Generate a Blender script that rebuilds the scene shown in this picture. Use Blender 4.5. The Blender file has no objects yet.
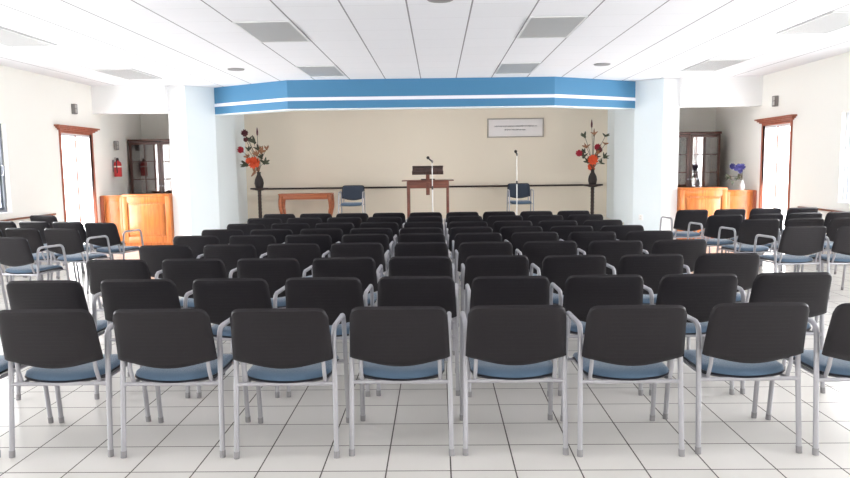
import bpy, bmesh, math, random
from mathutils import Vector, Matrix
random.seed(7)
sc = bpy.context.scene
col = sc.collection

# ------------------------------------------------------------------ camera
F, TH, PS, RO, CH = 701.6, .10365, .01857, .01283, 1.565
R0 = Vector((math.cos(PS), math.sin(PS), 0))
FW = Vector((-math.sin(PS)*math.cos(TH), math.cos(PS)*math.cos(TH), -math.sin(TH)))
U0 = Vector((-math.sin(PS)*math.sin(TH), math.cos(PS)*math.sin(TH), math.cos(TH)))
RI = R0*math.cos(RO) - U0*math.sin(RO)
UP = R0*math.sin(RO) + U0*math.cos(RO)
cam = bpy.data.cameras.new('camera'); cam.sensor_width = 36; cam.lens = F/850*36
cam.clip_start = .05; cam.clip_end = 200
co = bpy.data.objects.new('camera', cam); col.objects.link(co)
m = Matrix((( RI.x, UP.x, -FW.x, 0), (RI.y, UP.y, -FW.y, 0), (RI.z, UP.z, -FW.z, CH), (0, 0, 0, 1)))
co.matrix_world = m
sc.camera = co

# ------------------------------------------------------------------ materials
def mat(name, rgb, rough=.5, metal=0., spec=.5, noise=None, bump=None, coat=0.):
    """noise=(scale, amount): gentle variation of the colour; bump=(scale, strength)"""
    M = bpy.data.materials.new(name); M.use_nodes = True
    nt = M.node_tree; b = nt.nodes['Principled BSDF']
    b.inputs['Base Color'].default_value = (*rgb, 1)
    b.inputs['Roughness'].default_value = rough
    b.inputs['Metallic'].default_value = metal
    b.inputs['Specular IOR Level'].default_value = spec
    b.inputs['Coat Weight'].default_value = coat
    if noise or bump:
        tc = nt.nodes.new('ShaderNodeTexCoord')
    if noise:
        n = nt.nodes.new('ShaderNodeTexNoise'); n.inputs['Scale'].default_value = noise[0]; n.inputs['Detail'].default_value = 4
        nt.links.new(tc.outputs['Object'], n.inputs['Vector'])
        mx = nt.nodes.new('ShaderNodeMixRGB'); mx.blend_type = 'MIX'
        a = noise[1]
        mx.inputs[1].default_value = (*[c*(1-a) for c in rgb], 1)
        mx.inputs[2].default_value = (*[min(1, c*(1+a)) for c in rgb], 1)
        nt.links.new(n.outputs['Fac'], mx.inputs[0]); nt.links.new(mx.outputs[0], b.inputs['Base Color'])
    if bump:
        n2 = nt.nodes.new('ShaderNodeTexNoise'); n2.inputs['Scale'].default_value = bump[0]
        nt.links.new(tc.outputs['Object'], n2.inputs['Vector'])
        bp = nt.nodes.new('ShaderNodeBump'); bp.inputs['Strength'].default_value = bump[1]; bp.inputs['Distance'].default_value = .01
        nt.links.new(n2.outputs['Fac'], bp.inputs['Height']); nt.links.new(bp.outputs[0], b.inputs['Normal'])
    return M

def srgb(r, g, b):
    f = lambda c: (c/255/12.92) if c/255 <= .04045 else ((c/255+.055)/1.055)**2.4
    return (f(r), f(g), f(b))

def wood(name, dark, light, rough=.3, axis=2, scale=5.):
    M = bpy.data.materials.new(name); M.use_nodes = True
    nt = M.node_tree; b = nt.nodes['Principled BSDF']; b.inputs['Roughness'].default_value = rough
    tc = nt.nodes.new('ShaderNodeTexCoord'); mp = nt.nodes.new('ShaderNodeMapping')
    s = [scale*3]*3; s[axis] = scale*.25; mp.inputs['Scale'].default_value = s
    n = nt.nodes.new('ShaderNodeTexNoise'); n.inputs['Scale'].default_value = 1.5; n.inputs['Detail'].default_value = 6
    n.inputs['Distortion'].default_value = 1.2
    r = nt.nodes.new('ShaderNodeValToRGB'); r.color_ramp.elements[0].position = .3; r.color_ramp.elements[1].position = .7
    r.color_ramp.elements[0].color = (*dark, 1); r.color_ramp.elements[1].color = (*light, 1)
    nt.links.new(tc.outputs['Object'], mp.inputs[0]); nt.links.new(mp.outputs[0], n.inputs['Vector'])
    nt.links.new(n.outputs['Fac'], r.inputs[0]); nt.links.new(r.outputs[0], b.inputs['Base Color'])
    return M

def grid_mat(name, base, line, sx, sy, ox, oy, wx, wy, rough, line_y=None, vary=.04, bumpy=None, spec=.5):
    """rectangular tiles sx by sy from world origin ox, oy with joints wx / wy wide"""
    M = bpy.data.materials.new(name); M.use_nodes = True
    nt = M.node_tree; N = nt.nodes; L = nt.links; b = N['Principled BSDF']
    b.inputs['Specular IOR Level'].default_value = spec
    g = N.new('ShaderNodeNewGeometry'); sp = N.new('ShaderNodeSeparateXYZ'); L.new(g.outputs['Position'], sp.inputs[0])
    def ma(op, a, c):
        n = N.new('ShaderNodeMath'); n.operation = op
        for i, v in enumerate((a, c)):
            if isinstance(v, (int, float)): n.inputs[i].default_value = v
            else: L.new(v, n.inputs[i])
        return n.outputs[0]
    cells = []; masks = []
    for ax, s, o, w in (('X', sx, ox, wx), ('Y', sy, oy, wy)):
        q = ma('DIVIDE', ma('SUBTRACT', sp.outputs[ax], o), s)
        fl = ma('FLOOR', q, 0); fr = ma('SUBTRACT', q, fl)
        d = ma('MINIMUM', fr, ma('SUBTRACT', 1., fr))
        masks.append(ma('LESS_THAN', d, w/s/2)); cells.append(fl)
    cv = N.new('ShaderNodeCombineXYZ'); L.new(cells[0], cv.inputs[0]); L.new(cells[1], cv.inputs[1])
    wn = N.new('ShaderNodeTexWhiteNoise'); L.new(cv.outputs[0], wn.inputs['Vector'])
    ns = N.new('ShaderNodeTexNoise'); ns.inputs['Scale'].default_value = 6; ns.inputs['Detail'].default_value = 5
    L.new(g.outputs['Position'], ns.inputs['Vector'])
    f = ma('ADD', ma('MULTIPLY', wn.outputs['Value'], .6), ma('MULTIPLY', ns.outputs['Fac'], .6))
    m1 = N.new('ShaderNodeMixRGB'); L.new(f, m1.inputs[0])
    m1.inputs[1].default_value = (*[c*(1-vary) for c in base], 1); m1.inputs[2].default_value = (*[min(1, c*(1+vary)) for c in base], 1)
    m2 = N.new('ShaderNodeMixRGB'); L.new(masks[1], m2.inputs[0]); L.new(m1.outputs[0], m2.inputs[1]); m2.inputs[2].default_value = (*(line_y or line), 1)
    m3 = N.new('ShaderNodeMixRGB'); L.new(masks[0], m3.inputs[0]); L.new(m2.outputs[0], m3.inputs[1]); m3.inputs[2].default_value = (*line, 1)
    L.new(m3.outputs[0], b.inputs['Base Color'])
    jn = ma('MAXIMUM', masks[0], masks[1])
    L.new(ma('ADD', ma('MULTIPLY', jn, .5), rough), b.inputs['Roughness'])
    bp = N.new('ShaderNodeBump'); bp.inputs['Strength'].default_value = .25; bp.inputs['Distance'].default_value = .004
    if bumpy:
        n2 = N.new('ShaderNodeTexNoise'); n2.inputs['Scale'].default_value = bumpy; L.new(g.outputs['Position'], n2.inputs['Vector'])
        L.new(ma('SUBTRACT', n2.outputs['Fac'], jn), bp.inputs['Height'])
    else:
        L.new(ma('MULTIPLY', jn, -1.), bp.inputs['Height'])
    L.new(bp.outputs[0], b.inputs['Normal'])
    return M

def glass(name, tint=(1, 1, 1), refl=.08):
    M = bpy.data.materials.new(name); M.use_nodes = True
    nt = M.node_tree; N = nt.nodes; L = nt.links
    N.remove(N['Principled BSDF'])
    t = N.new('ShaderNodeBsdfTransparent'); t.inputs[0].default_value = (*tint, 1)
    g = N.new('ShaderNodeBsdfGlossy'); g.inputs['Roughness'].default_value = .03
    mx = N.new('ShaderNodeMixShader'); lw = N.new('ShaderNodeLayerWeight'); lw.inputs[0].default_value = .25
    m_ = N.new('ShaderNodeMath'); m_.operation = 'MULTIPLY_ADD'; m_.inputs[1].default_value = .5; m_.inputs[2].default_value = refl
    L.new(lw.outputs['Fresnel'], m_.inputs[0]); L.new(m_.outputs[0], mx.inputs[0])
    L.new(t.outputs[0], mx.inputs[1]); L.new(g.outputs[0], mx.inputs[2]); L.new(mx.outputs[0], N['Material Output'].inputs[0])
    return M

def plastic_back():
    M = mat('black_plastic', srgb(27, 24, 28), .45, spec=.3)
    nt = M.node_tree; N = nt.nodes; L = nt.links; b = N['Principled BSDF']
    tc = N.new('ShaderNodeTexCoord'); sp = N.new('ShaderNodeSeparateXYZ'); L.new(tc.outputs['Object'], sp.inputs[0])
    def ma(op, a, c):
        n = N.new('ShaderNodeMath'); n.operation = op
        for i, v in enumerate((a, c)):
            if isinstance(v, (int, float)): n.inputs[i].default_value = v
            else: L.new(v, n.inputs[i])
        return n.outputs[0]
    s = ma('SINE', ma('MULTIPLY', sp.outputs['Z'], 2*math.pi/.022), 0)
    inside = ma('LESS_THAN', ma('ABSOLUTE', sp.outputs['X'], 0), .15)
    bp = N.new('ShaderNodeBump'); bp.inputs['Strength'].default_value = .35; bp.inputs['Distance'].default_value = .004
    L.new(ma('MULTIPLY', ma('GREATER_THAN', s, .75), inside), bp.inputs['Height']); L.new(bp.outputs[0], b.inputs['Normal'])
    return M

M = dict(
    wall=mat('cream_wall_paint', srgb(241, 239, 232), .7, bump=(60, .05), noise=(.7, .015)),
    back=mat('beige_wall_paint', srgb(238, 226, 208), .75, bump=(60, .05), noise=(.7, .015)),
    white=mat('white_wall_paint', srgb(243, 243, 243), .6),
    paleblue=mat('pale_blue_wall_paint', srgb(233, 241, 244), .6, noise=(.6, .01)),
    blue=mat('blue_beam_paint', srgb(70, 130, 170), .5, noise=(.8, .02)),
    stripe=mat('white_stripe_paint', srgb(240, 240, 248), .5),
    ceil=grid_mat('ceiling_tiles', srgb(236, 235, 238), srgb(150, 148, 150), .6836, .678, -.3, 8.25-.678*12, .018, .006, .85, line_y=srgb(214, 213, 214), vary=.012, bumpy=90, spec=.1),
    floor=grid_mat('floor_tiles', srgb(228, 225, 220), srgb(78, 72, 68), .333, .333, -.2794, 3.478, .0075, .0075, .16, vary=.03, spec=.5),
    metal=mat('silver_painted_metal', srgb(168, 167, 172), .38, metal=.35),
    cap=mat('grey_plastic', srgb(140, 138, 140), .5),
    plastic=plastic_back(),
    shell=mat('dark_seat_shell', srgb(48, 48, 56), .5),
    fabric=mat('blue_grey_fabric', srgb(82, 103, 124), .9, bump=(500, .25), noise=(40, .05), spec=.2),
    backfab=mat('slate_fabric', srgb(66, 74, 88), .9, bump=(500, .25), noise=(40, .05), spec=.2),
    orange=wood('orange_wood', srgb(170, 92, 38), srgb(204, 122, 60), .28),
    redwood=wood('red_brown_wood', srgb(120, 60, 42), srgb(165, 92, 66), .35),
    casing=wood('casing_wood', srgb(140, 74, 52), srgb(178, 104, 80), .35),
    pulpit=wood('pulpit_wood', srgb(96, 54, 44), srgb(132, 80, 64), .35, axis=0),
    darkwood=wood('dark_brown_wood', srgb(66, 40, 34), srgb(96, 62, 54), .3),
    consolewood=wood('console_wood', srgb(160, 84, 50), srgb(198, 116, 74), .35, axis=0),
    ebony=wood('near_black_wood', srgb(38, 24, 20), srgb(58, 38, 32), .65),
    tray=wood('lectern_wood', srgb(52, 36, 32), srgb(78, 54, 48), .4),
    stage=mat('stage_tile', srgb(226, 222, 215), .4),
    glass=glass('clear_glass'),
    cabglass=glass('cabinet_glass', (.9, .9, .9), .14),
    alu=mat('grey_aluminium', srgb(120, 124, 132), .4, metal=.5),
    alu2=mat('white_aluminium', srgb(222, 224, 228), .4),
    diffuser=mat('light_diffuser', srgb(176, 176, 176), .35, bump=(160, .5)),
    lframe=mat('light_frame', srgb(222, 222, 222), .4),
    grille=mat('speaker_grille', srgb(150, 148, 148), .7, bump=(300, .5)),
    black=mat('black_rubber', srgb(25, 24, 26), .5),
    chrome=mat('white_stand', srgb(225, 222, 220), .3, metal=.2),
    red=mat('extinguisher_red', srgb(196, 44, 48), .3),
    cream=mat('label_cream', srgb(230, 226, 215), .5),
    greybox=mat('dark_grey_box', srgb(128, 124, 122), .5),
    boxface=mat('pale_grey_face', srgb(190, 186, 182), .5),
    vase=mat('dark_vase_glaze', srgb(42, 32, 30), .65),
    bloomo=mat('orange_petals', srgb(228, 96, 54), .7),
    bloomr=mat('red_petals', srgb(176, 44, 62), .7),
    bloomd=mat('dark_red_petals', srgb(96, 44, 50), .7),
    bloomb=mat('violet_petals', srgb(70, 66, 130), .7),
    leaf=mat('dark_leaf', srgb(62, 66, 46), .6),
    dryleaf=mat('tan_leaf', srgb(160, 112, 80), .7),
    stem=mat('stem_green', srgb(78, 70, 50), .7),
    signface=mat('sign_face', srgb(238, 232, 230), .5),
    signframe=mat('sign_frame', srgb(176, 166, 156), .4),
    ink=mat('sign_ink', srgb(96, 88, 104), .6),
    skirting=mat('skirting_tile', srgb(214, 210, 204), .4),
)

for k_ in ('fabric', 'backfab'):
    b_ = M[k_].node_tree.nodes['Principled BSDF']; b_.inputs['Sheen Weight'].default_value = .5; b_.inputs['Sheen Roughness'].default_value = .4

# ------------------------------------------------------------------ mesh helpers
def box(bm, x0, x1, y0, y1, z0, z1, bev=0., mi=0):
    vs = [bm.verts.new(p) for p in ((x0,y0,z0),(x1,y0,z0),(x1,y1,z0),(x0,y1,z0),(x0,y0,z1),(x1,y0,z1),(x1,y1,z1),(x0,y1,z1))]
    fs = [bm.faces.new([vs[i] for i in q]) for q in ((3,2,1,0),(4,5,6,7),(0,1,5,4),(1,2,6,5),(2,3,7,6),(3,0,4,7))]
    for f in fs: f.material_index = mi
    if bev:
        es = {e for f in fs for e in f.edges}
        r = bmesh.ops.bevel(bm, geom=list(es), offset=bev, segments=2, affect='EDGES', profile=.5)
        for f in r['faces']: f.material_index = mi
    return vs

def prism(bm, poly, z0, z1, mis=None):
    """vertical prism over a counter-clockwise footprint"""
    a = [bm.verts.new((x, y, z0)) for x, y in poly]; b = [bm.verts.new((x, y, z1)) for x, y in poly]
    n = len(poly)
    bm.faces.new(a[::-1]); bm.faces.new(b)
    for i in range(n):
        f = bm.faces.new((a[i], a[(i+1) % n], b[(i+1) % n], b[i]))
        if mis: f.material_index = mis[i]

def fillet(pts, r, seg=6):
    pts = [Vector(p) for p in pts]; out = [pts[0]]
    rs = r if isinstance(r, (list, tuple)) else [r]*(len(pts)-2)
    for i in range(1, len(pts)-1):
        a, p, b = pts[i-1], pts[i], pts[i+1]
        u, v = (a-p).normalized(), (b-p).normalized()
        ang = u.angle(v); d = min(rs[i-1]/math.tan(ang/2), (a-p).length*.49, (b-p).length*.49) if ang < 3.1 else 0
        s, e = p+u*d, p+v*d
        for k in range(seg+1):
            t = k/seg
            out.append(s*(1-t)**2 + p*2*t*(1-t) + e*t*t)
    out.append(pts[-1])
    return out

def tube(bm, pts, r, n=10, cap=True, rs=None):
    pts = [Vector(p) for p in pts]; rings = []
    t0 = (pts[1]-pts[0]).normalized()
    ref = Vector((1,0,0)) if abs(t0.x) < .9 else Vector((0,1,0))
    nrm = t0.cross(ref).normalized()
    for i, p in enumerate(pts):
        t = ((pts[min(i+1, len(pts)-1)]-p).normalized() + (p-pts[max(i-1, 0)]).normalized()).normalized()
        nrm = (nrm - t*nrm.dot(t)).normalized(); bi = t.cross(nrm)
        rr = rs[i] if rs else r
        rings.append([bm.verts.new(p + (nrm*math.cos(2*math.pi*k/n) + bi*math.sin(2*math.pi*k/n))*rr) for k in range(n)])
    for a, b in zip(rings, rings[1:]):
        for k in range(n): bm.faces.new((a[k], a[(k+1) % n], b[(k+1) % n], b[k]))
    if cap: bm.faces.new(rings[0][::-1]); bm.faces.new(rings[-1])

def lathe(bm, prof, c=(0,0,0), n=24):
    rings = []
    for r, z in prof:
        rings.append([bm.verts.new((c[0]+max(r, .0005)*math.cos(2*math.pi*k/n), c[1]+max(r, .0005)*math.sin(2*math.pi*k/n), c[2]+z)) for k in range(n)])
    for a, b in zip(rings, rings[1:]):
        for k in range(n): bm.faces.new((a[k], a[(k+1) % n], b[(k+1) % n], b[k]))
    bm.faces.new(rings[0][::-1]); bm.faces.new(rings[-1])

def pillow(bm, nu, nv, pos, nrm, tb, tf, ex=6):
    """closed cushion over a grid: pos(u,v) the middle surface, nrm the thickness direction, tb / tf its two half thicknesses"""
    nrm = Vector(nrm); A = []; B = []
    for i in range(nu+1):
        ra = []; rb = []
        for j in range(nv+1):
            u, v = 2*i/nu-1, 2*j/nv-1
            u = math.sin(u*math.pi/2)*.55+u*.45; v = math.sin(v*math.pi/2)*.55+v*.45
            p = Vector(pos(u, v)); e = max(abs(u), abs(v)); k = math.sqrt(max(0, 1-e**ex))
            if e > .9999:
                w = bm.verts.new(p); ra.append(w); rb.append(w)
            else:
                ra.append(bm.verts.new(p-nrm*tb*k)); rb.append(bm.verts.new(p+nrm*tf*k))
        A.append(ra); B.append(rb)
    for i in range(nu):
        for j in range(nv):
            bm.faces.new((A[i][j], A[i+1][j], A[i+1][j+1], A[i][j+1]))
            bm.faces.new((B[i][j], B[i][j+1], B[i+1][j+1], B[i+1][j]))

def mesh(name, bm, mats, smooth=True, ang=40):
    bmesh.ops.remove_doubles(bm, verts=bm.verts, dist=1e-5)
    bmesh.ops.recalc_face_normals(bm, faces=bm.faces)
    me = bpy.data.meshes.new(name); bm.to_mesh(me); bm.free()
    for m_ in (mats if isinstance(mats, (list, tuple)) else [mats]): me.materials.append(m_)
    if smooth:
        for p in me.polygons: p.use_smooth = True
        me.set_sharp_from_angle(angle=math.radians(ang))
    return me

def obj(name, bm, mats, parent=None, smooth=True, ang=40):
    o = bpy.data.objects.new(name, mesh(name, bm, mats, smooth, ang)); col.objects.link(o)
    if parent: o.parent = parent
    return o

def tag(o, label, cat, group=None, kind=None):
    o['label'] = label; o['category'] = cat
    if group: o['group'] = group
    if kind: o['kind'] = kind
    return o

def empty(name, loc, rz=0):
    o = bpy.data.objects.new(name, None); col.objects.link(o); o.location = loc; o.rotation_euler.z = rz; o.empty_display_size = .1
    return o

def B():
    return bmesh.new()

def copy_tree(o, parent=None):
    c = o.copy(); col.objects.link(c)
    if parent: c.parent = parent
    for ch in list(o.children): copy_tree(ch, c)
    return c

def boxes(name, bl, mats, parent=None, bev=0.):
    b = B()
    for q in bl: box(b, *q, bev=bev)
    return obj(name, b, mats, parent, smooth=bool(bev))

# ------------------------------------------------------------------ the room
XL, XR, YF, H = -6.93, 6.44, -4.6, 3.25
T = .2
YB = 16.9          # back wall behind the stage
YA = 16.5          # back walls of the side bays
BAY = 14.35

def S(o, label, cat):
    return tag(o, label, cat, kind='structure')

S(boxes('floor', [(XL-T, XR+T, YF-T, YB+T, -.1, 0)], M['floor']), 'pale glossy ceramic tile floor with dark grout lines', 'floor')
S(boxes('ceiling', [(XL-T, XR+T, YF-T, YB+T, H, H+.1)], M['ceil']), 'white suspended tile ceiling with grey grid lines', 'ceiling')

WZ0, WZ1 = .89, 2.33
DZ = 2.28
win_l = [(9.0, 11.28), (5.0, 7.3), (1.0, 3.3), (-3.2, -.9)]
win_r = [(9.1, 11.40), (5.0, 7.3), (1.0, 3.3), (-3.2, -.9)]
door_l, door_r = (12.9, 14.08), (12.98, 14.1)

def side_wall(name, x0, x1, wins, door, label):
    b = B(); ops = sorted([(a, c, WZ0, WZ1) for a, c in wins] + [(door[0], door[1], 0, DZ)]); y = YF-T
    for a, c, z0, z1 in ops:
        box(b, x0, x1, y, a, 0, H)
        if z0 > 0: box(b, x0, x1, a, c, 0, z0)
        box(b, x0, x1, a, c, z1, H); y = c
    box(b, x0, x1, y, YB+T, 0, H)
    return S(obj(name, b, M['wall'], smooth=False), label, 'wall')
side_wall('wall_left', XL-T, XL, win_l, door_l, 'cream painted side wall with the grey framed window and fire extinguisher')
side_wall('wall_right', XR, XR+T, win_r, door_r, 'cream painted side wall beside the bay with blue flowers')

rear = []
b = B(); x = XL-T
for a, c in rear:
    box(b, x, a, YF-T, YF, 0, H); box(b, a, c, YF-T, YF, 0, .6); box(b, a, c, YF-T, YF, 2.6, H); x = c
box(b, x, XR+T, YF-T, YF, 0, H)
S(obj('wall_front', b, M['wall'], smooth=False), 'cream wall with wide windows behind the viewer', 'wall')

# stage walls
PLa, PLb, PLc = (-5.09, BAY), (-4.53, 15.85), (-4.6, YB)
PRa, PRb, PRc = (4.55, BAY), (3.95, 15.85), (4.05, YB)
b = B(); prism(b, [(-5.45, BAY), PLa, (-4.655, 14.85), PLb, PLc, (-5.45, YB)], 0, H, [0, 1, 1, 1, 0, 0])
S(obj('wall_stage_left', b, [M['white'], M['paleblue']], smooth=False), 'white pier with pale blue angled face beside the counter with the extinguisher', 'wall')
b = B(); prism(b, [PRa, (4.87, BAY), (4.87, YB), PRc, PRb, (4.115, 14.85)], 0, H, [0, 0, 0, 1, 1, 1])
S(obj('wall_stage_right', b, [M['white'], M['paleblue']], smooth=False), 'white pier with pale blue angled face carrying a small outlet', 'wall')
S(boxes('wall_back', [(-4.75, 4.2, YB, YB+T, 0, H)], M['back']), 'beige wall behind the stage', 'wall')
S(boxes('wall_back_left', [(XL, -5.45, YA, YA+.2, 0, H)], M['wall']), 'cream bay wall behind the bookcase near the extinguisher', 'wall')
S(boxes('wall_back_right', [(4.87, XR, YA, YA+.2, 0, H)], M['wall']), 'cream bay wall behind the bookcase near the blue flowers', 'wall')
S(boxes('wall_header_left', [(XL, -5.45, 14.2, 14.45, 2.70, H)], M['white']), 'white header above the bay with the extinguisher', 'wall')
S(boxes('wall_header_right', [(4.87, XR, 14.2, 14.45, 2.67, H)], M['white']), 'white header above the bay with blue flowers', 'wall')

# blue beam with its stripe, bending back to the angled walls
bl = [(-4.675, 14.87), (-2.89, 13.77), (2.29, 13.84), (4.135, 14.85)]
def offs(poly, d):
    out = []
    for i, p in enumerate(poly):
        n = Vector((0, 0))
        for j in (i-1, i):
            if 0 <= j < len(poly)-1:
                t = (Vector(poly[j+1])-Vector(poly[j])).normalized(); n += Vector((-t.y, t.x))
        n.normalize(); out.append((p[0]+n.x*d, p[1]+n.y*d))
    return out
def strip(bm, poly, d0, d1, z0, z1):
    a, c = offs(poly, d0), offs(poly, d1)
    V = [[bm.verts.new((*p, z)) for p in q] for q, z in ((a, z0), (a, z1), (c, z1), (c, z0))]
    for i in range(len(poly)-1):
        for k in range(4):
            bm.faces.new((V[k][i], V[k][i+1], V[(k+1) % 4][i+1], V[(k+1) % 4][i]))
    bm.faces.new([V[k][0] for k in range(4)]); bm.faces.new([V[k][-1] for k in range(3, -1, -1)])
b = B(); strip(b, bl, 0, .25, 2.70, H)
beam = S(obj('ceiling_beam', b, M['blue'], smooth=False), 'blue bent beam with a white stripe hanging over the stage front', 'beam')
b = B(); strip(b, bl, -.012, 0, 2.853, 2.917); obj('stripe', b, M['stripe'], beam, smooth=False)
b = B(); strip(b, bl, -.006, .256, 2.682, 2.70); obj('edge_trim', b, M['paleblue'], beam, smooth=False)

# stage platform
b = B(); prism(b, [(-4.60, 15.25), (-2.9, 14.1), (2.3, 14.1), (4.04, 15.25), (3.94, 15.85), (4.04, YB-.001), (-4.59, YB-.001), (-4.52, 15.85)], 0, .30)
S(obj('floor_stage', b, M['stage'], smooth=False), 'raised stage floor behind the last row of chairs', 'floor')

# wooden rails on the walls
S(boxes('trim_1', [(-4.45, 3.95, YB-.05, YB, 1.045, 1.085)], M['ebony'], bev=.006), 'dark wooden rail along the beige stage wall', 'rail')
S(boxes('trim_2', [(XL, XL+.035, -3.5, 12.55, .77, .80)], M['pulpit'], bev=.006), 'thin brown chair rail under the grey framed window', 'rail')
S(boxes('trim_3', [(XR-.035, XR, -3.5, 12.6, .74, .77)], M['pulpit'], bev=.006), 'thin brown chair rail on the wall by the blue flowers', 'rail')
S(boxes('baseboard_left', [(XL, XL+.015, YF, 12.78, 0, .09), (XL, XL+.015, 14.45, YA, 0, .09)], M['skirting']), 'pale tile skirting on the extinguisher side', 'baseboard')
S(boxes('baseboard_right', [(XR-.015, XR, YF, 12.86, 0, .09), (XR-.015, XR, 14.45, YA, 0, .09)], M['skirting']), 'pale tile skirting on the blue flower side', 'baseboard')

# windows
def window(name, x, sgn, y0, y1, z0, z1, am, label):
    w = S(empty(name, (x, (y0+y1)/2, z0)), label, 'window'); L = (y1-y0)/2; h = z1-z0; s = sgn
    xs = sorted((s*.07, s*.13))
    b = B(); t = .055
    box(b, *xs, -L, L, 0, t); box(b, *xs, -L, L, h-t, h); box(b, *xs, -L, -L+t, t, h-t); box(b, *xs, L-t, L, t, h-t)
    obj('window_frame', b, am, w, smooth=False)
    for k, (a, c, dx) in enumerate(((-L+t, .03, .0), (-.03, L-t, .02))):
        xx = sorted((s*(.08+dx), s*(.10+dx))); b = B(); q = .04
        box(b, *xx, a, c, t, t+q); box(b, *xx, a, c, h-t-q, h-t); box(b, *xx, a, a+q, t+q, h-t-q); box(b, *xx, c-q, c, t+q, h-t-q)
        sh = obj('sash', b, am, w, smooth=False)
        b = B(); box(b, *sorted((s*(.088+dx), s*(.092+dx))), a+q, c-q, t+q, h-t-q); obj('pane', b, M['glass'], sh, smooth=False)
    b = B(); yy = L-t-.02
    tube(b, fillet([(s*.065, yy, h*.42), (s*.03, yy, h*.43), (s*.03, yy, h*.53), (s*.065, yy, h*.54)], .02), .012, 8); obj('latch', b, am, w)
    b = B(); box(b, *sorted((-s*.02, s*.07)), -L+.003, L-.003, 0, .02); obj('window_sill', b, M['white'], w, smooth=False)
    return w
n = 0
for i in range(4):
    for side in (0, 1):
        n += 1
        y0, y1 = (win_l, win_r)[side][i]
        near = ('nearest the wooden side door', 'second from the wooden side door', 'third from the wooden side door', 'fourth from the wooden side door')[i]
        window(f'window_{n}', (XL, XR)[side], (-1, 1)[side], y0, y1, WZ0, WZ1, (M['alu'], M['alu2'])[side],
               f"{('grey', 'white')[side]} framed sliding window {near}")
for a, c in rear:
    n += 1
    w = window(f'window_{n}', 0, 1, -(c-a)/2, (c-a)/2, .6, 2.6, M['alu2'], 'wide window in the wall behind the viewer')
    w.location = ((a+c)/2, YF, .6); w.rotation_euler.z = -math.pi/2

# side doors: wooden casing with a cornice, two glazed leaves
def door(name, x, s, y0, y1, label):
    d = S(empty(name, (x, (y0+y1)/2, 0)), label, 'door'); L = (y1-y0)/2
    b = B()
    for q in (-1, 1):
        box(b, *sorted((-s*.025, s*.06)), *sorted((q*(L-.02), q*(L+.03))), 0, DZ+.03, .006)
    box(b, *sorted((-s*.025, s*.06)), -L+.02, L-.02, DZ-.02, DZ+.03, .006)
    obj('door_frame', b, M['casing'], d)
    b = B(); 
    for k, (dz, e) in enumerate(((.03, .08), (.06, .13), (.09, .18))):
        box(b, *sorted((-s*(.03+.025*(k+1)), 0)), -L-e, L+e, DZ+dz, DZ+dz+.03, .004)
    obj('cornice', b, M['casing'], d)
    for q in (-1, 1):
        a, c = sorted((q*.004, q*(L-.022))); xx = sorted((s*.02, s*.05)); w = .016
        b = B(); box(b, *xx, a, a+w, .01, DZ-.022); box(b, *xx, c-w, c, .01, DZ-.022)
        box(b, *xx, a+w, c-w, .01, .12); box(b, *xx, a+w, c-w, DZ-.07, DZ-.022)
        lf = obj('door_leaf', b, M['alu2'], d, smooth=False)
        b = B(); box(b, *sorted((s*.034, s*.04)), a+w, c-w, .12, DZ-.07); obj('pane', b, M['glass'], lf, smooth=False)
        b = B(); box(b, *sorted((s*.012, s*.02)), q*.004 if q > 0 else -.022, .022 if q > 0 else -.004, .05, DZ-.05)
        obj('meeting_strip', b, M['casing'], lf, smooth=False)
    b = B(); tube(b, fillet([(s*.02, .045, 1.0), (-s*.03, .045, 1.0), (-s*.03, .14, 1.0)], .015), .009, 8); obj('door_handle', b, M['metal'], d)
    return d
door('door_1', XL, -1, *door_l, 'glazed double side door with brown casing on the extinguisher side')
door('door_2', XR, 1, *door_r, 'glazed double side door with brown casing on the blue flower side')

# ------------------------------------------------------------------ chairs
def back_pos(k=1., dy=0.):
    zt, zb, wt, wb, r = .845, .545, .254, .269, .05
    def pos(u, v):
        top = zt - .004*u*u; bot = zb - .045*math.cos(u*math.pi/2)**1.3
        ax = abs(u)*.25; lim = .25-r
        if ax > lim:
            dd = ax-lim; q = r-math.sqrt(max(0, r*r-dd*dd)); top -= q; bot += q*.16
        z = bot+(top-bot)*(v+1)/2
        zm = .69; z = zm+(z-zm)*k
        w = wb+(wt-wb)*(z-zb)/(zt-zb)
        y = -.275-.085*max(0, (z-.52)/.323)**1.15
        return (u*w*k, y+dy+.012*u*u, z)
    return pos

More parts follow.
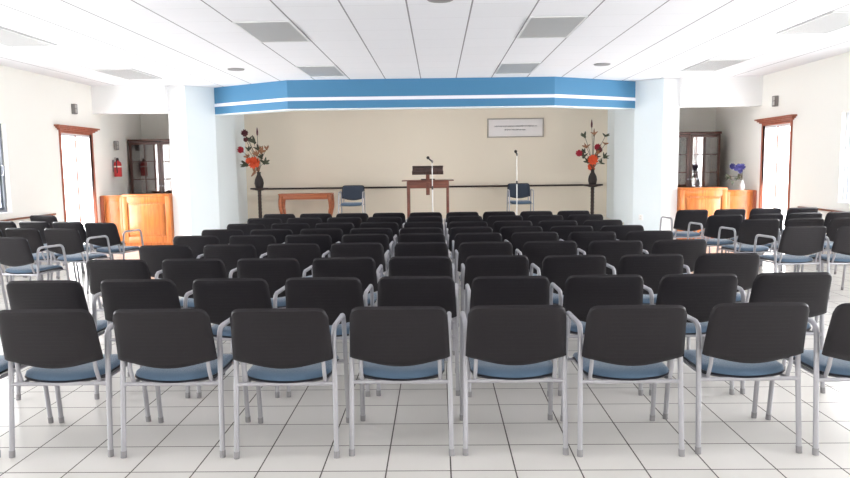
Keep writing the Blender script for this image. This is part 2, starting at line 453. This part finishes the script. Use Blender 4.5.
FH = .2715      # half width of the side frames at the floor
def make_chair(name='conference_chair'):
    t = empty(name, (0, 0, 0))
    # side frames: each leg, and the bent arm between the front and rear leg
    for s in (-1, 1):
        rf, rt = Vector((s*FH, -.262, .02)), Vector((s*(FH-.006), -.215, .58))
        ff, ft = Vector((s*FH, .262, .02)), Vector((s*(FH-.003), .195, .58))
        for a, c in ((rf, rt), (ff, ft)):
            b = B(); tube(b, [a, (a+c)/2, c], .014, 10); lg = obj('leg', b, M['metal'], t)
            b = B(); d = (c-a).normalized(); tube(b, [a-d*.02, a+d*.018], .016, 10); obj('foot_cap', b, M['cap'], lg)
        b = B()
        rd = (rt-rf).normalized(); fd = (ft-ff).normalized()
        tube(b, [rt]+fillet([rt+rd*.002, Vector((s*(FH-.008), -.20, .705)), Vector((s*(FH-.004), .175, .70)), ft+fd*.002], [.13, .13], 9)+[ft], .014, 10)
        obj('armrest', b, M['metal'], t)
        b = B(); tube(b, fillet([(s*.214, -.215, .405), (s*.213, -.25, .49), (s*.21, -.268, .60)], .05, 4), .011, 8); obj('back_post', b, M['metal'], t)
    b = B(); tube(b, [(-FH+.004, -.229, .402), (FH-.004, -.229, .402)], .0115, 10); obj('crossbar', b, M['metal'], t)
    b = B()
    for s in (-1, 1): tube(b, [(s*.214, -.229, .402), (s*.214, .213, .402)], .0105, 8)
    tube(b, [(-FH+.004, .213, .402), (FH-.004, .213, .402)], .0105, 8); obj('seat_frame', b, M['metal'], t)
    def seat(k, z0):
        def pos(u, v):
            w = .238*k; r = .06; ax = abs(u)*w; kk = 0
            if ax > w-r: kk = r-math.sqrt(max(0, r*r-(ax-w+r)**2))
            ya = -.243*k+.055*u*u+kk*.8; yb = .245*k-.01*u*u-kk*.8
            y = ya+(yb-ya)*(v+1)/2
            z = z0-.035*max(0, (y-.10)/.15)**2-.014*max(0, (-y-.1)/.13)**2+.006*u*u
            return (u*w, y, z)
        return pos
    b = B(); pillow(b, 16, 14, seat(1.0, .428), (0, 0, 1), .022, .006, 8); obj('seat_shell', b, M['shell'], t)
    b = B(); pillow(b, 16, 14, seat(.985, .437), (0, 0, 1), .008, .028, 8); obj('seat', b, M['fabric'], t)
    b = B(); pillow(b, 20, 12, back_pos(), (0, 1, 0), .022, .018, 10); obj('backrest', b, M['plastic'], t)
    b = B(); pillow(b, 20, 12, back_pos(.94, .022), (0, 1, 0), .004, .024, 8); c = obj('backrest_cushion', b, M['backfab'], t); c['label'] = 'slate blue upholstered front of the backrest'
    return t

proto = make_chair(); used = [False]
def chair(tx, ty, al, label, group, z=0, top=True):
    """tx, ty: where the middle of the backrest top stands; al: heading, degrees clockwise from the stage direction"""
    a = math.radians(al)
    o = proto if not used[0] else copy_tree(proto); used[0] = True
    hx, hy = math.sin(a), math.cos(a)
    o.location = (tx+.335*hx, ty+.335*hy, z); o.rotation_euler.z = -a
    tag(o, label, 'chair', group)
    return o

ORD = ['first', 'second', 'third', 'fourth', 'fifth', 'sixth', 'seventh', 'eighth', 'ninth']
ROWS = ['row nearest the viewer', 'second row from the viewer', 'third row from the viewer', 'fourth row from the viewer', 'middle row',
        'fourth row from the stage', 'third row from the stage', 'second row from the stage', 'row nearest the stage']
rowY = [3.59, 4.582, 5.618, 6.667, 7.574, 8.30, 9.145, 10.15, 11.0]
rowX = [-.212, -.147, -.143, -.16, -.178, -.20, -.187, -.19, -.189]
rowP = [.618, .619, .6177, .616, .6155, .594, .583, .582, .578]
for r in range(9):
    pitch = rowP[r]
    for k in range(-4, 5):
        j = random.Random(r*31+k+5)
        x = rowX[r]+k*pitch+j.uniform(-.004, .004)*(r < 5); y = rowY[r]+j.uniform(-.02, .02)
        al = j.uniform(-1, 1)*(1 if r < 5 else .3)
        if r == 0: x += {3: .026, 4: .022, -3: -.02, -4: -.02, -2: -.008}.get(k, 0)
        i = k+4
        pos = ['first chair by the extinguisher-side aisle', 'second chair from the extinguisher-side aisle', 'third chair from the extinguisher-side aisle',
               'fourth chair from the extinguisher-side aisle', 'middle chair', 'fourth chair from the blue-flower-side aisle',
               'third chair from the blue-flower-side aisle', 'second chair from the blue-flower-side aisle', 'first chair by the blue-flower-side aisle'][i]
        chair(x, y, al, f'black-backed armchair, {pos}, in the {ROWS[r]}', 'armchairs in the middle block')

GL, GR = 'side armchairs on the extinguisher side', 'side armchairs on the blue flower side'
left = [(-4.52, 9.39, 'armchair in front of the counter below the fire extinguisher, blue seat showing'),
        (-5.08, 9.62, 'side armchair second from the counter end in the row before the wooden side door'),
        (-5.64, 9.78, 'side armchair third from the counter end in the row before the wooden side door'),
        (-6.20, 9.92, 'side armchair by the wall in the row before the wooden side door'),
        (-4.58, 8.51, 'side armchair at the inner end of the row just nearer than the counter row'),
        (-5.14, 8.64, 'side armchair second from the inner end, one row nearer than the counter row'),
        (-5.70, 8.78, 'side armchair mostly hidden at picture edge, one row nearer than the counter row'),
        (-4.61, 7.48, 'nearest whole side armchair with a large blue seat below the grey framed window'),
        (-4.75, 6.50, 'armchair of which only an arm loop shows at the edge below the grey window'),
        (-6.25, 11.1, 'black-backed armchair against the wall beside the wooden side door, behind all side rows')]
for i, (x, y, lb) in enumerate(left): chair(x*1.035, y*1.024, 12, lb, GL)
right = [(3.80, 10.64, 'side armchair in front of the wood counter, its arm loop against the white pier'),
         (4.385, 10.70, 'side armchair before the counter gate, second from the white pier in its row'),
         (4.965, 10.80, 'side armchair before the side door, third from the white pier in its row'),
         (5.545, 10.86, 'side armchair by the wall rail, fourth from the white pier in its row'),
         (3.84, 9.52, 'side armchair at the inner end of the second row from the blue flower counter'),
         (4.44, 9.64, 'side armchair second from the inner end, second row from the blue flower counter'),
         (5.02, 9.76, 'side armchair third from the inner end, second row from the blue flower counter'),
         (5.60, 9.88, 'side armchair nearest the wall, second row from the blue flower counter'),
         (3.96, 8.74, 'side armchair at the inner end of the third row from the blue flower counter'),
         (4.54, 8.82, 'side armchair second from the inner end, third row from the blue flower counter'),
         (5.11, 8.88, 'side armchair third from the inner end, third row from the blue flower counter'),
         (3.97, 7.71, 'side armchair at the inner end of the fourth row from the blue flower counter'),
         (4.54, 7.70, 'side armchair at the picture edge in the fourth row from the blue flower counter')]
for i, (x, y, lb) in enumerate(right): chair(x*1.035, y*1.024, -6, lb, GR)

# ------------------------------------------------------------------ stage furniture
SZ = .30
chair(-1.94, 16.2, 180, 'blue-cushioned armchair facing the seats beside the small brown table', 'armchairs on the stage', SZ)
chair(1.865, 16.2, 180, 'blue-cushioned armchair facing the seats behind the thin microphone stand', 'armchairs on the stage', SZ)

def at(px, py, Y):
    u, v = (px-425)/F, (239-py)/F
    u, v = u*math.cos(RO)+v*math.sin(RO), -u*math.sin(RO)+v*math.cos(RO)
    d = R0*u+U0*v+FW
    return Vector((0, 0, CH))+d*(Y/d.y)

# long brown table with bowed legs
t = tag(empty('console_table', (-3.06, 16.35, SZ)), 'reddish brown console table with bowed legs against the beige wall', 'table')
hh = .965-SZ
b = B(); box(b, -.62, .62, -.21, .21, hh-.03, hh, .008); obj('tabletop', b, M['consolewood'], t)
b = B(); box(b, -.58, .58, -.175, .175, hh-.135, hh-.03, .006); obj('apron', b, M['consolewood'], t)
for sx in (-1, 1):
    for sy in (-1, 1):
        b = B(); x, y = sx*.56, sy*.165
        pts = []; rs = []
        for k in range(13):
            q = k/12; z = (hh-.035)*(1-q)
            o_ = .045*math.sin(q*math.pi*1.0)*(1 if q < .55 else .8)-.05*q+.03*max(0, q-.85)/.15
            pts.append((x+sx*o_, y+sy*o_*.4, z)); rs.append(.036*(1-q)**.7+.017+(.008 if q > .93 else 0))
        tube(b, pts, .03, 10, rs=rs); obj('leg', b, M['consolewood'], t)

# pulpit table
t = tag(empty('pulpit_table', (-.205, 15.4, SZ)), 'dark brown table under the lectern at the stage centre', 'table')
hh = 1.262-SZ
b = B(); box(b, -.56, .56, -.3, .3, hh-.022, hh, .006); obj('tabletop', b, M['pulpit'], t)
b = B(); box(b, -.445, .445, -.25, .25, hh-.175, hh-.022, .005); obj('apron', b, M['pulpit'], t)
for sx in (-1, 1):
    for sy in (-1, 1):
        b = B(); box(b, *sorted((sx*.40, sx*.455)), *sorted((sy*.2, sy*.26)), 0, hh-.03, .006); obj('leg', b, M['pulpit'], t)

b = B(); box(b, -.04, .04, -.272, -.25, hh-.32, hh-.024, .004); obj('front_strip', b, M['pulpit'], t)

# lectern: sloping tray on a post that hangs in front of the table
t = tag(empty('lectern', (-.205, 15.4, 1.262)), 'small dark lectern with sloping reading tray on the pulpit table', 'lectern')
b = B(); box(b, -.15, .15, -.225, .10, 0, .025, .005); obj('base', b, M['tray'], t)
b = B(); box(b, -.04, .04, -.27, -.23, 0, .2, .004); obj('post', b, M['pulpit'], t)
b = B()
box(b, -.33, .33, -.15, .15, -.014, .014, .005)
tr = obj('reading_tray', b, M['tray'], t); tr.location = (0, -.2, .225); tr.rotation_euler.x = math.radians(22)
b = B(); box(b, -.335, .335, -.165, -.14, -.05, .03, .005); box(b, -.335, .335, .13, .15, -.01, .03, .005); lp = obj('tray_edge', b, M['tray'], tr)
b = B(); box(b, -.315, .315, -.015, .015, -.03, .07, .004); fb = obj('front_board', b, M['tray'], t); fb.location = (0, -.31, .19)

def micstand(x, y, top, head, label, angled):
    t = tag(empty('microphone_stand', (x, y, SZ)), label, 'microphone stand', 'microphone stands on the stage')
    b = B(); lathe(b, [(.0, 0), (.13, 0), (.13, .012), (.05, .03), (.02, .05)], n=28); obj('base', b, M['black'], t)
    h_ = top-SZ
    b = B(); tube(b, [(0, 0, .03), (0, 0, h_*.62)], .013, 10); obj('pole', b, M['chrome'], t)
    b = B(); tube(b, [(0, 0, h_*.60), (0, 0, h_)], .0095, 10); obj('upper_pole', b, M['chrome'], t)
    b = B(); lathe(b, [(.017, -.03), (.021, -.01), (.021, .03), (.013, .045)], (0, 0, h_*.60), 14); obj('clutch', b, M['black'], t)
    hx, hz = head[0]-x, head[1]-SZ
    b = B(); tube(b, fillet([(0, 0, h_), (.01, -.01, h_+.03), (hx*.5, -.05, (h_+hz)/2+.01)], .015), .017, 10); obj('clip', b, M['greybox'], t)
    d = Vector((hx, -.11, hz-h_-.02)).normalized(); c = Vector((hx, -.12, hz))
    b = B(); tube(b, [c-d*.15, c-d*.03, c-d*.02], .014, 12, rs=[.011, .016, .02]); mh = obj('microphone', b, M['black'], t)
    b = B(); bmesh.ops.create_uvsphere(b, u_segments=16, v_segments=10, radius=.033)
    bmesh.ops.translate(b, verts=b.verts, vec=c); obj('windscreen', b, M['black'], mh)
micstand(-.105, 14.85, 1.63, (-.19, 1.735), 'white microphone stand in front of the pulpit table', 1)
micstand(1.725, 15.3, 1.76, (1.685, 1.85), 'white microphone stand in front of a blue stage armchair', 1)

# pedestals and flowers
def pedestal(x, y, h_, label):
    t = tag(empty('flower_pedestal', (x, y, SZ)), label, 'pedestal', 'pedestals at the ends of the wall rail'); h_ -= SZ
    b = B(); lathe(b, [(0, 0), (.13, 0), (.14, .02), (.11, .05), (.05, .07)], n=24); obj('base', b, M['ebony'], t)
    prof = [(.045, .06)]
    for k in range(25):
        q = k/24; prof.append((.033+.012*math.sin(q*math.pi*9)**2, .07+q*(h_-.13)))
    b = B(); lathe(b, prof+[(.05, h_-.05)], n=16); obj('column', b, M['ebony'], t)
    b = B(); lathe(b, [(.05, h_-.06), (.12, h_-.04), (.2, h_-.03), (.205, h_-.015), (.2, h_)], n=28); obj('pedestal_top', b, M['ebony'], t)
pedestal(-4.03, 15.85, 1.118, 'dark turned pedestal beside the small brown table')
pedestal(3.47, 15.8, 1.105, 'dark turned pedestal at the far rail end behind the stage chair with a microphone')

def leaf_mesh(bm, base, tip, w, bend=.15, side=None):
    base, tip = Vector(base), Vector(tip); d = tip-base; L = d.length; d.normalize()
    s = side or d.cross(Vector((0, 1, 0)))
    if s.length < .01: s = Vector((1, 0, 0))
    s = s.normalized(); up = s.cross(d); n = 8; rows = []
    for k in range(n+1):
        q = k/n; ww = w*math.sin(math.pi*min(1, q*.92+.08))**.8*(1-q*.25); c = base+d*L*q+up*bend*L*math.sin(q*math.pi)*.5
        rows.append([bm.verts.new(c-s*ww+up*ww*.35), bm.verts.new(c-up*.0), bm.verts.new(c+s*ww+up*ww*.35)])
        rows[-1] += [bm.verts.new(v.co-up*.004) for v in rows[-1][:]]
    for a, c in zip(rows, rows[1:]):
        for i in (0, 1):
            bm.faces.new((a[i], a[i+1], c[i+1], c[i])); bm.faces.new((a[3+i], c[3+i], c[4+i], a[4+i]))
        bm.faces.new((a[0], c[0], c[3], a[3])); bm.faces.new((a[2], a[5], c[5], c[2]))

def bloom_mesh(bm, c, r, rnd, n=11, flat=.5):
    c = Vector(c)
    for ring, (cnt, tilt, rr) in enumerate(((n, .25, 1.), (max(5, n-3), .8, .75), (5, 1.25, .5))):
        for k in range(cnt):
            a = 2*math.pi*(k+rnd.random()*.5)/cnt
            # petals open towards the seats (-y) and up
            out = Vector((math.cos(a), 0, math.sin(a)))*math.cos(tilt)+Vector((0, -.8, .25))*math.sin(tilt)
            leaf_mesh(bm, c, c+out*r*rr, r*.3, .35)

def arrangement(x, y, z, label, items, vaseh, vaser, vm, rnd, name='flower_arrangement', group=None):
    t = tag(empty(name, (x, y, z)), label, 'flower arrangement', group)
    b = B(); lathe(b, [(0, 0), (vaser*.75, 0), (vaser*.8, .01), (vaser, vaseh*.3), (vaser*.85, vaseh*.55), (vaser*.4, vaseh*.82), (vaser*.36, vaseh*.92), (vaser*.5, vaseh)], n=20); obj('vase', b, vm, t)
    neck = Vector((0, 0, vaseh*.95))
    for kind, px, py, size in items:
        p = at(px, py, y)-Vector((x, y, z)); p.y = rnd.uniform(-.12, .08)
        mid = neck.lerp(p, .5)+Vector((0, 0, .06)); mid.x *= .8
        b = B(); tube(b, fillet([neck, mid, p], .3, 6), .005, 6); st = obj('stem', b, M['stem'], t)
        b = B()
        if kind in ('o', 'r', 'd', 'b'):
            bloom_mesh(b, p, size, rnd); obj('bloom', b, {'o': M['bloomo'], 'r': M['bloomr'], 'd': M['bloomd'], 'b': M['bloomb']}[kind], t)
        elif kind == 's':                       # tall bud
            lathe(b, [(.003, -.09), (.018, -.06), (.022, 0), (.012, .07), (.001, .11)], p, 8); obj('bud', b, M['bloomd'], t)
        else:
            for q in range(5):
                a = rnd.uniform(0, 2*math.pi); dv = (p-neck).normalized()*.8+Vector((math.cos(a)*.9, rnd.uniform(-.4, .2), math.sin(a)*.7))
                leaf_mesh(b, p-dv.normalized()*size*.3, p+dv.normalized()*size, size*.2, .2)
            obj('leaf', b, M['dryleaf'] if kind == 't' else M['leaf'], t)
R_ = random.Random(3)
arrangement(-4.03, 15.85, 1.118, 'orange and red flower arrangement on the pedestal beside the brown table',
    [('o', 255, 163, .15), ('o', 250, 161, .08), ('r', 240.5, 150, .085), ('d', 246, 133.5, .09), ('l', 254, 142, .17), ('l', 249, 140, .12), ('s', 257, 132, 1), ('l', 265, 163, .15), ('l', 247, 165, .15),
     ('t', 262, 152, .15), ('t', 266, 149, .1), ('t', 254, 172, .14), ('l', 249, 150, .1), ('l', 257, 149, .12), ('t', 247, 157, .09), ('l', 261, 158, .12), ('t', 258, 170, .12), ('t', 258, 155, .12), ('d', 247, 140, .06)], .36, .105, M['vase'], R_, group='flower arrangements on the pedestals')
arrangement(3.47, 15.8, 1.105, 'orange and red flower arrangement on the pedestal at the far rail end',
    [('o', 592.5, 160, .13), ('o', 591.5, 167, .1), ('r', 578, 153.5, .085), ('r', 598, 147.5, .09), ('l', 585, 136.5, .12), ('l', 605, 136, .1), ('s', 592, 124, 1), ('l', 605, 157, .12), ('l', 583, 157, .13),
     ('d', 600, 150, .07), ('t', 594, 134, .1), ('l', 588, 162, .12), ('t', 587, 147, .11), ('l', 584, 152, .1), ('l', 600, 163, .1), ('t', 596, 154, .1), ('l', 597, 157, .1), ('s', 594.5, 133, 1), ('t', 606, 144, .08)], .34, .10, M['vase'], R_, group='flower arrangements on the pedestals')

# framed sign with two faint lines of script
t = tag(empty('wall_sign', (1.87, YB, 2.44)), 'white framed banner with two faint lines of script on the beige wall', 'sign')
b = B(); box(b, -.64, .64, -.025, 0, -.205, .205, .004); obj('sign_face', b, M['signface'], t)
b = B()
for q in ((-.67, .67, -.035, 0, .2, .225), (-.67, .67, -.035, 0, -.225, -.2), (-.67, -.64, -.035, 0, -.2, .2), (.64, .67, -.035, 0, -.2, .2)): box(b, *q, .004)
obj('sign_frame', b, M['signframe'], t)
b = B(); rr = random.Random(9)
for x0, x1, z in ((-.5, .5, .04), (-.26, .22, -.045)):
    x = x0
    while x < x1:
        w = rr.uniform(.02, .05); pts = []
        for k in range(5): pts.append((x+w*k/4, -.028, z+(.016 if k % 2 else -.012)+rr.uniform(-.006, .006)))
        tube(b, pts, .004, 5); x += w+(.02 if rr.random() < .3 else .003)
obj('lettering', b, M['ink'], t)

# ------------------------------------------------------------------ side bays: counters and bookcases
def panel(bm, x0, x1, z0, z1, y):
    """raised panel on a front facing -y"""
    box(bm, x0, x1, y-.008, y+.01, z0, z1)
    m_ = .035
    vs = [bm.verts.new(p) for p in ((x0, y-.008, z0), (x1, y-.008, z0), (x1, y-.008, z1), (x0, y-.008, z1), (x0+m_, y-.03, z0+m_), (x1-m_, y-.03, z0+m_), (x1-m_, y-.03, z1-m_), (x0+m_, y-.03, z1-m_))]
    for q in ((0, 1, 5, 4), (1, 2, 6, 5), (2, 3, 7, 6), (3, 0, 4, 7), (4, 5, 6, 7)): bm.faces.new([vs[i] for i in q])

def counter(x0, x1, zt, label):
    t = tag(empty('wooden_counter', ((x0+x1)/2, 14.3, 0)), label, 'counter', 'wooden counters closing the side bays'); L = abs(x1-x0)/2
    b = B(); box(b, -L, L, -.05, .35, .07, zt-.045, .004); obj('body', b, M['orange'], t)
    b = B(); box(b, -L+.01, L-.01, -.03, .33, 0, .07); obj('plinth', b, M['orange'], t, smooth=False)
    b = B(); box(b, -L-.01 if x0 > 0 else -L, L, -.09, .38, zt-.045, zt, .012); obj('worktop', b, M['orange'], t)
    b = B(); y = -.05
    for q in ((-L, -L+.1, y-.02, y, .07, zt-.045), (L-.1, L, y-.02, y, .07, zt-.045), (-L+.1, L-.1, y-.02, y, zt-.17, zt-.045), (-L+.1, L-.1, y-.02, y, .07, .19)): box(b, *q, .003)
    obj('front_frame', b, M['orange'], t)
    b = B(); panel(b, -L+.13, L-.13, .22, zt-.2, y); obj('panel', b, M['orange'], t)
def gate(x0, x1, zt, post, label):
    t = tag(empty('counter_gate', ((x0+x1)/2, 14.34, 0)), label, 'gate', 'low wooden gates beside the counters'); L = abs(x1-x0)/2
    b = B(); box(b, -L, L, -.02, .02, .1, zt-.03, .003); obj('board', b, M['orange'], t)
    b = B()
    for q in ((-L, -L+.07, -.035, -.02, .1, zt-.03), (L-.07, L, -.035, -.02, .1, zt-.03), (-L+.07, L-.07, -.035, -.02, zt-.12, zt-.03), (-L+.07, L-.07, -.035, -.02, .1, .2)): box(b, *q, .003)
    obj('front_frame', b, M['orange'], t)
    b = B(); box(b, -L, L, -.06, .2 if post > 0 else .06, zt-.03, zt, .008); obj('cap_rail', b, M['orange'], t)
    b = B(); x = post*(L-.02); box(b, x-.03, x+.03, -.075, -.035, 0, zt-.01, .004); obj('hinge_post', b, M['casing'], t)
counter(-6.45, -5.46, 1.065, 'orange wood panelled counter near the fire extinguisher')
gate(-6.91, -6.465, 1.045, -1, 'low orange wood gate beside the fire extinguisher counter')
counter(4.88, 5.83, 1.06, 'orange wood panelled counter near the blue flowers')
gate(5.845, 6.42, 1.0, 1, 'low orange wood gate under the blue flowers')

def bookcase(x0, x1, label):
    t = tag(empty('bookcase', ((x0+x1)/2, 15.9, 0)), label, 'bookcase', 'dark glazed bookcases in the side bays'); L = (x1-x0)/2; h_ = 2.235; D = .25
    b = B()
    box(b, -L, -L+.03, -D, D, 0, h_-.04); box(b, L-.03, L, -D, D, 0, h_-.04); box(b, -L+.03, L-.03, D-.02, D, .1, h_-.04); box(b, -L+.03, L-.03, -D, D-.02, .05, .09); box(b, -.02, .02, -D, D-.02, .1, h_-.04)
    obj('carcass', b, M['darkwood'], t, smooth=False)
    b = B(); box(b, -L-.02, L+.02, -D-.03, D, h_-.05, h_, .008); obj('cornice', b, M['darkwood'], t)
    for z in (.55, .95, 1.33, 1.72):
        b = B(); box(b, -L+.03, L-.03, -D+.05, D-.02, z, z+.022); obj('shelf', b, M['darkwood'], t, smooth=False)
    for s in (-1, 1):
        a, c = sorted((s*.006, s*(L-.006))); y0, y1 = -D-.025, -D-.002; w = .055
        b = B(); box(b, a, a+w, y0, y1, .1, h_-.06); box(b, c-w, c, y0, y1, .1, h_-.06); box(b, a+w, c-w, y0, y1, .1, .17); box(b, a+w, c-w, y0, y1, h_-.12, h_-.06)
        d = obj('door', b, M['darkwood'], t, smooth=False)
        b = B(); xm = (a+c)/2; box(b, xm-.01, xm+.01, y0+.003, y1, .17, h_-.12)
        for z in (.56, .96, 1.34, 1.73): box(b, a+w, c-w, y0+.003, y1, z, z+.02)
        obj('muntin', b, M['darkwood'], d, smooth=False)
        b = B(); box(b, a+w, c-w, y1-.012, y1-.007, .17, h_-.12); obj('pane', b, M['cabglass'], d, smooth=False)
        b = B(); lathe(b, [(.006, 0), (.006, .02), (.014, .03), (.01, .04)], n=10)
        bmesh.ops.rotate(b, verts=b.verts, matrix=Matrix.Rotation(math.pi/2, 3, 'X')); bmesh.ops.translate(b, verts=b.verts, vec=(s*.035, y0, 1.2)); obj('knob', b, M['metal'], d)
bookcase(-6.86, -5.47, 'dark glazed bookcase behind the fire extinguisher counter')
bookcase(4.89, 6.22, 'dark glazed bookcase behind the blue flower counter')

# blue flowers on the gate
rb = random.Random(5)
arrangement(6.2, 14.42, 1.0, 'violet blue flowers in a pale vase on the low gate',
    [('b', 732.5, 166.5, .07), ('b', 736.5, 167, .075), ('b', 741, 167, .075), ('b', 739, 171, .06), ('l', 731, 177, .1), ('l', 738.5, 178, .1), ('l', 732, 182, .07), ('b', 734, 169, .05)], .2, .055, M['white'], rb, name='blue_flower_arrangement')

# fire extinguisher
t = tag(empty('fire_extinguisher', (XL+.1, 14.97, 1.42)), 'red fire extinguisher hanging on the side wall above the counter', 'fire extinguisher')
b = B(); lathe(b, [(0, 0), (.07, 0), (.078, .012), (.078, .26), (.07, .3), (.035, .335), (.025, .345)], n=24); obj('cylinder_body', b, M['red'], t)
b = B(); lathe(b, [(.0785, .20), (.0795, .205), (.0795, .225), (.0785, .23)], n=24); obj('label_band', b, M['cream'], t)
b = B(); lathe(b, [(.022, .34), (.03, .35), (.026, .38), (.012, .39)], n=14); box(b, -.02, .02, -.1, .02, .39, .402); box(b, -.02, .02, -.09, .02, .36, .37); obj('valve', b, M['black'], t)
b = B(); tube(b, fillet([(0, -.02, .37), (.02, -.1, .36), (.03, -.115, .2), (.03, -.1, .08)], .05), .011, 8); obj('hose', b, M['black'], t)
b = B(); box(b, -.1, -.078, -.03, .03, .1, .36); box(b, -.1, .0, -.012, .012, .335, .345); obj('bracket', b, M['metal'], t, smooth=False)

# wall boxes
def wallbox(name, x, s, y, z, wy, hz, label, cat):
    t = tag(empty(name, (x, y, z)), label, cat)
    b = B(); box(b, *sorted((0, s*.07)), -wy/2, wy/2, -hz/2, hz/2, .008); obj('housing', b, M['greybox'], t)
    b = B(); box(b, *sorted((s*.0705, s*.078)), -wy*.4, wy*.1, -hz*.38, -hz*.02, .002); box(b, *sorted((s*.0705, s*.078)), -wy*.4, wy*.1, hz*.05, hz*.4, .002); obj('front_plate', b, M['boxface'], t)
wallbox('wall_alarm', XL, 1, 13.43, 2.73, .11, .19, 'small grey wall box above the door on the extinguisher side', 'wall box')
wallbox('wall_alarm', XL, 1, 15.1, 2.09, .11, .19, 'small grey wall box just above the fire extinguisher', 'wall box')
wallbox('wall_alarm', XR, -1, 13.58, 2.70, .13, .20, 'small grey wall box above the door on the blue flower side', 'wall box')
# outlet on the pale blue face
PM = Vector((4.115, 14.85)); d = (PM-Vector(PRa)).normalized(); p = Vector(PRa).lerp(PM, .7)
t = tag(empty('wall_outlet', (p.x, p.y, .44), math.atan2(d.y, d.x)), 'small white outlet low on the pale blue angled face', 'outlet')
b = B(); box(b, -.05, .05, 0, .012, -.06, .06, .003); obj('face_plate', b, M['white'], t)
b = B()
for z in (-.025, .025): box(b, -.016, .016, .012, .016, z-.014, z+.014)
obj('socket', b, M['cream'], t, smooth=False)

# ------------------------------------------------------------------ ceiling fittings
ry = ['viewer-side row', 'beam-side row']
cn = ['nearest the fire-extinguisher wall', 'second from the fire-extinguisher wall', 'second from the blue-flower wall', 'nearest the blue-flower wall']
W_ = .6836
for r, y in enumerate((8.25, 11.64+.24)):
    for c, k in enumerate((-8, -3, 2, 7)):
        x0 = -.3+k*W_+(0 if k != -2 else 0); x1 = x0+W_
        if k == -7: pass
        t = tag(empty('ceiling_light', ((x0+x1)/2, y+.66, H)), f'grey ceiling light panel {cn[c]}, {ry[r]}', 'ceiling light', 'ceiling light panels'); L = .66; w = W_/2-.012
        b = B()
        for q in ((-w, w, -L, -L+.02, -.016, -.0005), (-w, w, L-.02, L, -.016, -.0005), (-w, -w+.02, -L+.02, L-.02, -.016, -.0005), (w-.02, w, -L+.02, L-.02, -.016, -.0005)): box(b, *q)
        obj('frame', b, M['lframe'], t, smooth=False)
        b = B(); box(b, -w+.02, w-.02, -L+.02, L-.02, -.01, -.0005); obj('diffuser', b, M['diffuser'], t, smooth=False)
for x, y, lb in ((-3.41, 12.13, 'round grey ceiling speaker on the grey framed window side'), (2.82, 12.21, 'round grey ceiling speaker on the blue flower side'), (.05, 7.31, 'round grey ceiling speaker at the top middle of the ceiling')):
    t = tag(empty('ceiling_speaker', (x, y, H)), lb, 'ceiling speaker', 'round ceiling speakers')
    b = B(); lathe(b, [(.105, -.012), (.13, -.018), (.14, -.008), (.14, -.0005)], n=28); obj('rim', b, M['grille'], t)
    b = B(); lathe(b, [(.0, -.02), (.08, -.017), (.106, -.01), (.106, -.0005)], n=28); obj('grille', b, M['grille'], t)

# ------------------------------------------------------------------ daylight
w = bpy.data.worlds.new('daylight'); sc.world = w; w.use_nodes = True
bg = w.node_tree.nodes['Background']; bg.inputs[0].default_value = (.96, .98, 1, 1); bg.inputs[1].default_value = 6.0
def portal(loc, rot, sx, sy):
    l = bpy.data.lights.new('window_portal', 'AREA'); l.shape = 'RECTANGLE'; l.size = sx; l.size_y = sy; l.cycles.is_portal = True
    o = bpy.data.objects.new('window_portal', l); col.objects.link(o); o.location = loc; o.rotation_euler = rot
hp = math.pi/2
for side, (wl, dr) in enumerate(((win_l, door_l), (win_r, door_r))):
    x = XL-.17 if side == 0 else XR+.17; rz = hp*(-1 if side == 0 else 1)
    for a, c in wl: portal((x, (a+c)/2, (WZ0+WZ1)/2), (hp, 0, rz), c-a, WZ1-WZ0)
    portal((x, sum(dr)/2, DZ/2), (hp, 0, rz), dr[1]-dr[0], DZ)
for a, c in rear: portal(((a+c)/2, YF-.17, 1.6), (hp, 0, 0), c-a, 2.0)

sc.cycles.use_denoising = True
sc.cycles.max_bounces = 10; sc.cycles.diffuse_bounces = 6; sc.cycles.transparent_max_bounces = 12
sc.cycles.caustics_reflective = False; sc.cycles.caustics_refractive = False
sc.view_settings.view_transform = 'Standard'; sc.view_settings.look = 'None'; sc.view_settings.gamma = 1
sc.view_settings.use_curve_mapping = False
sc.view_settings.exposure = 2.15
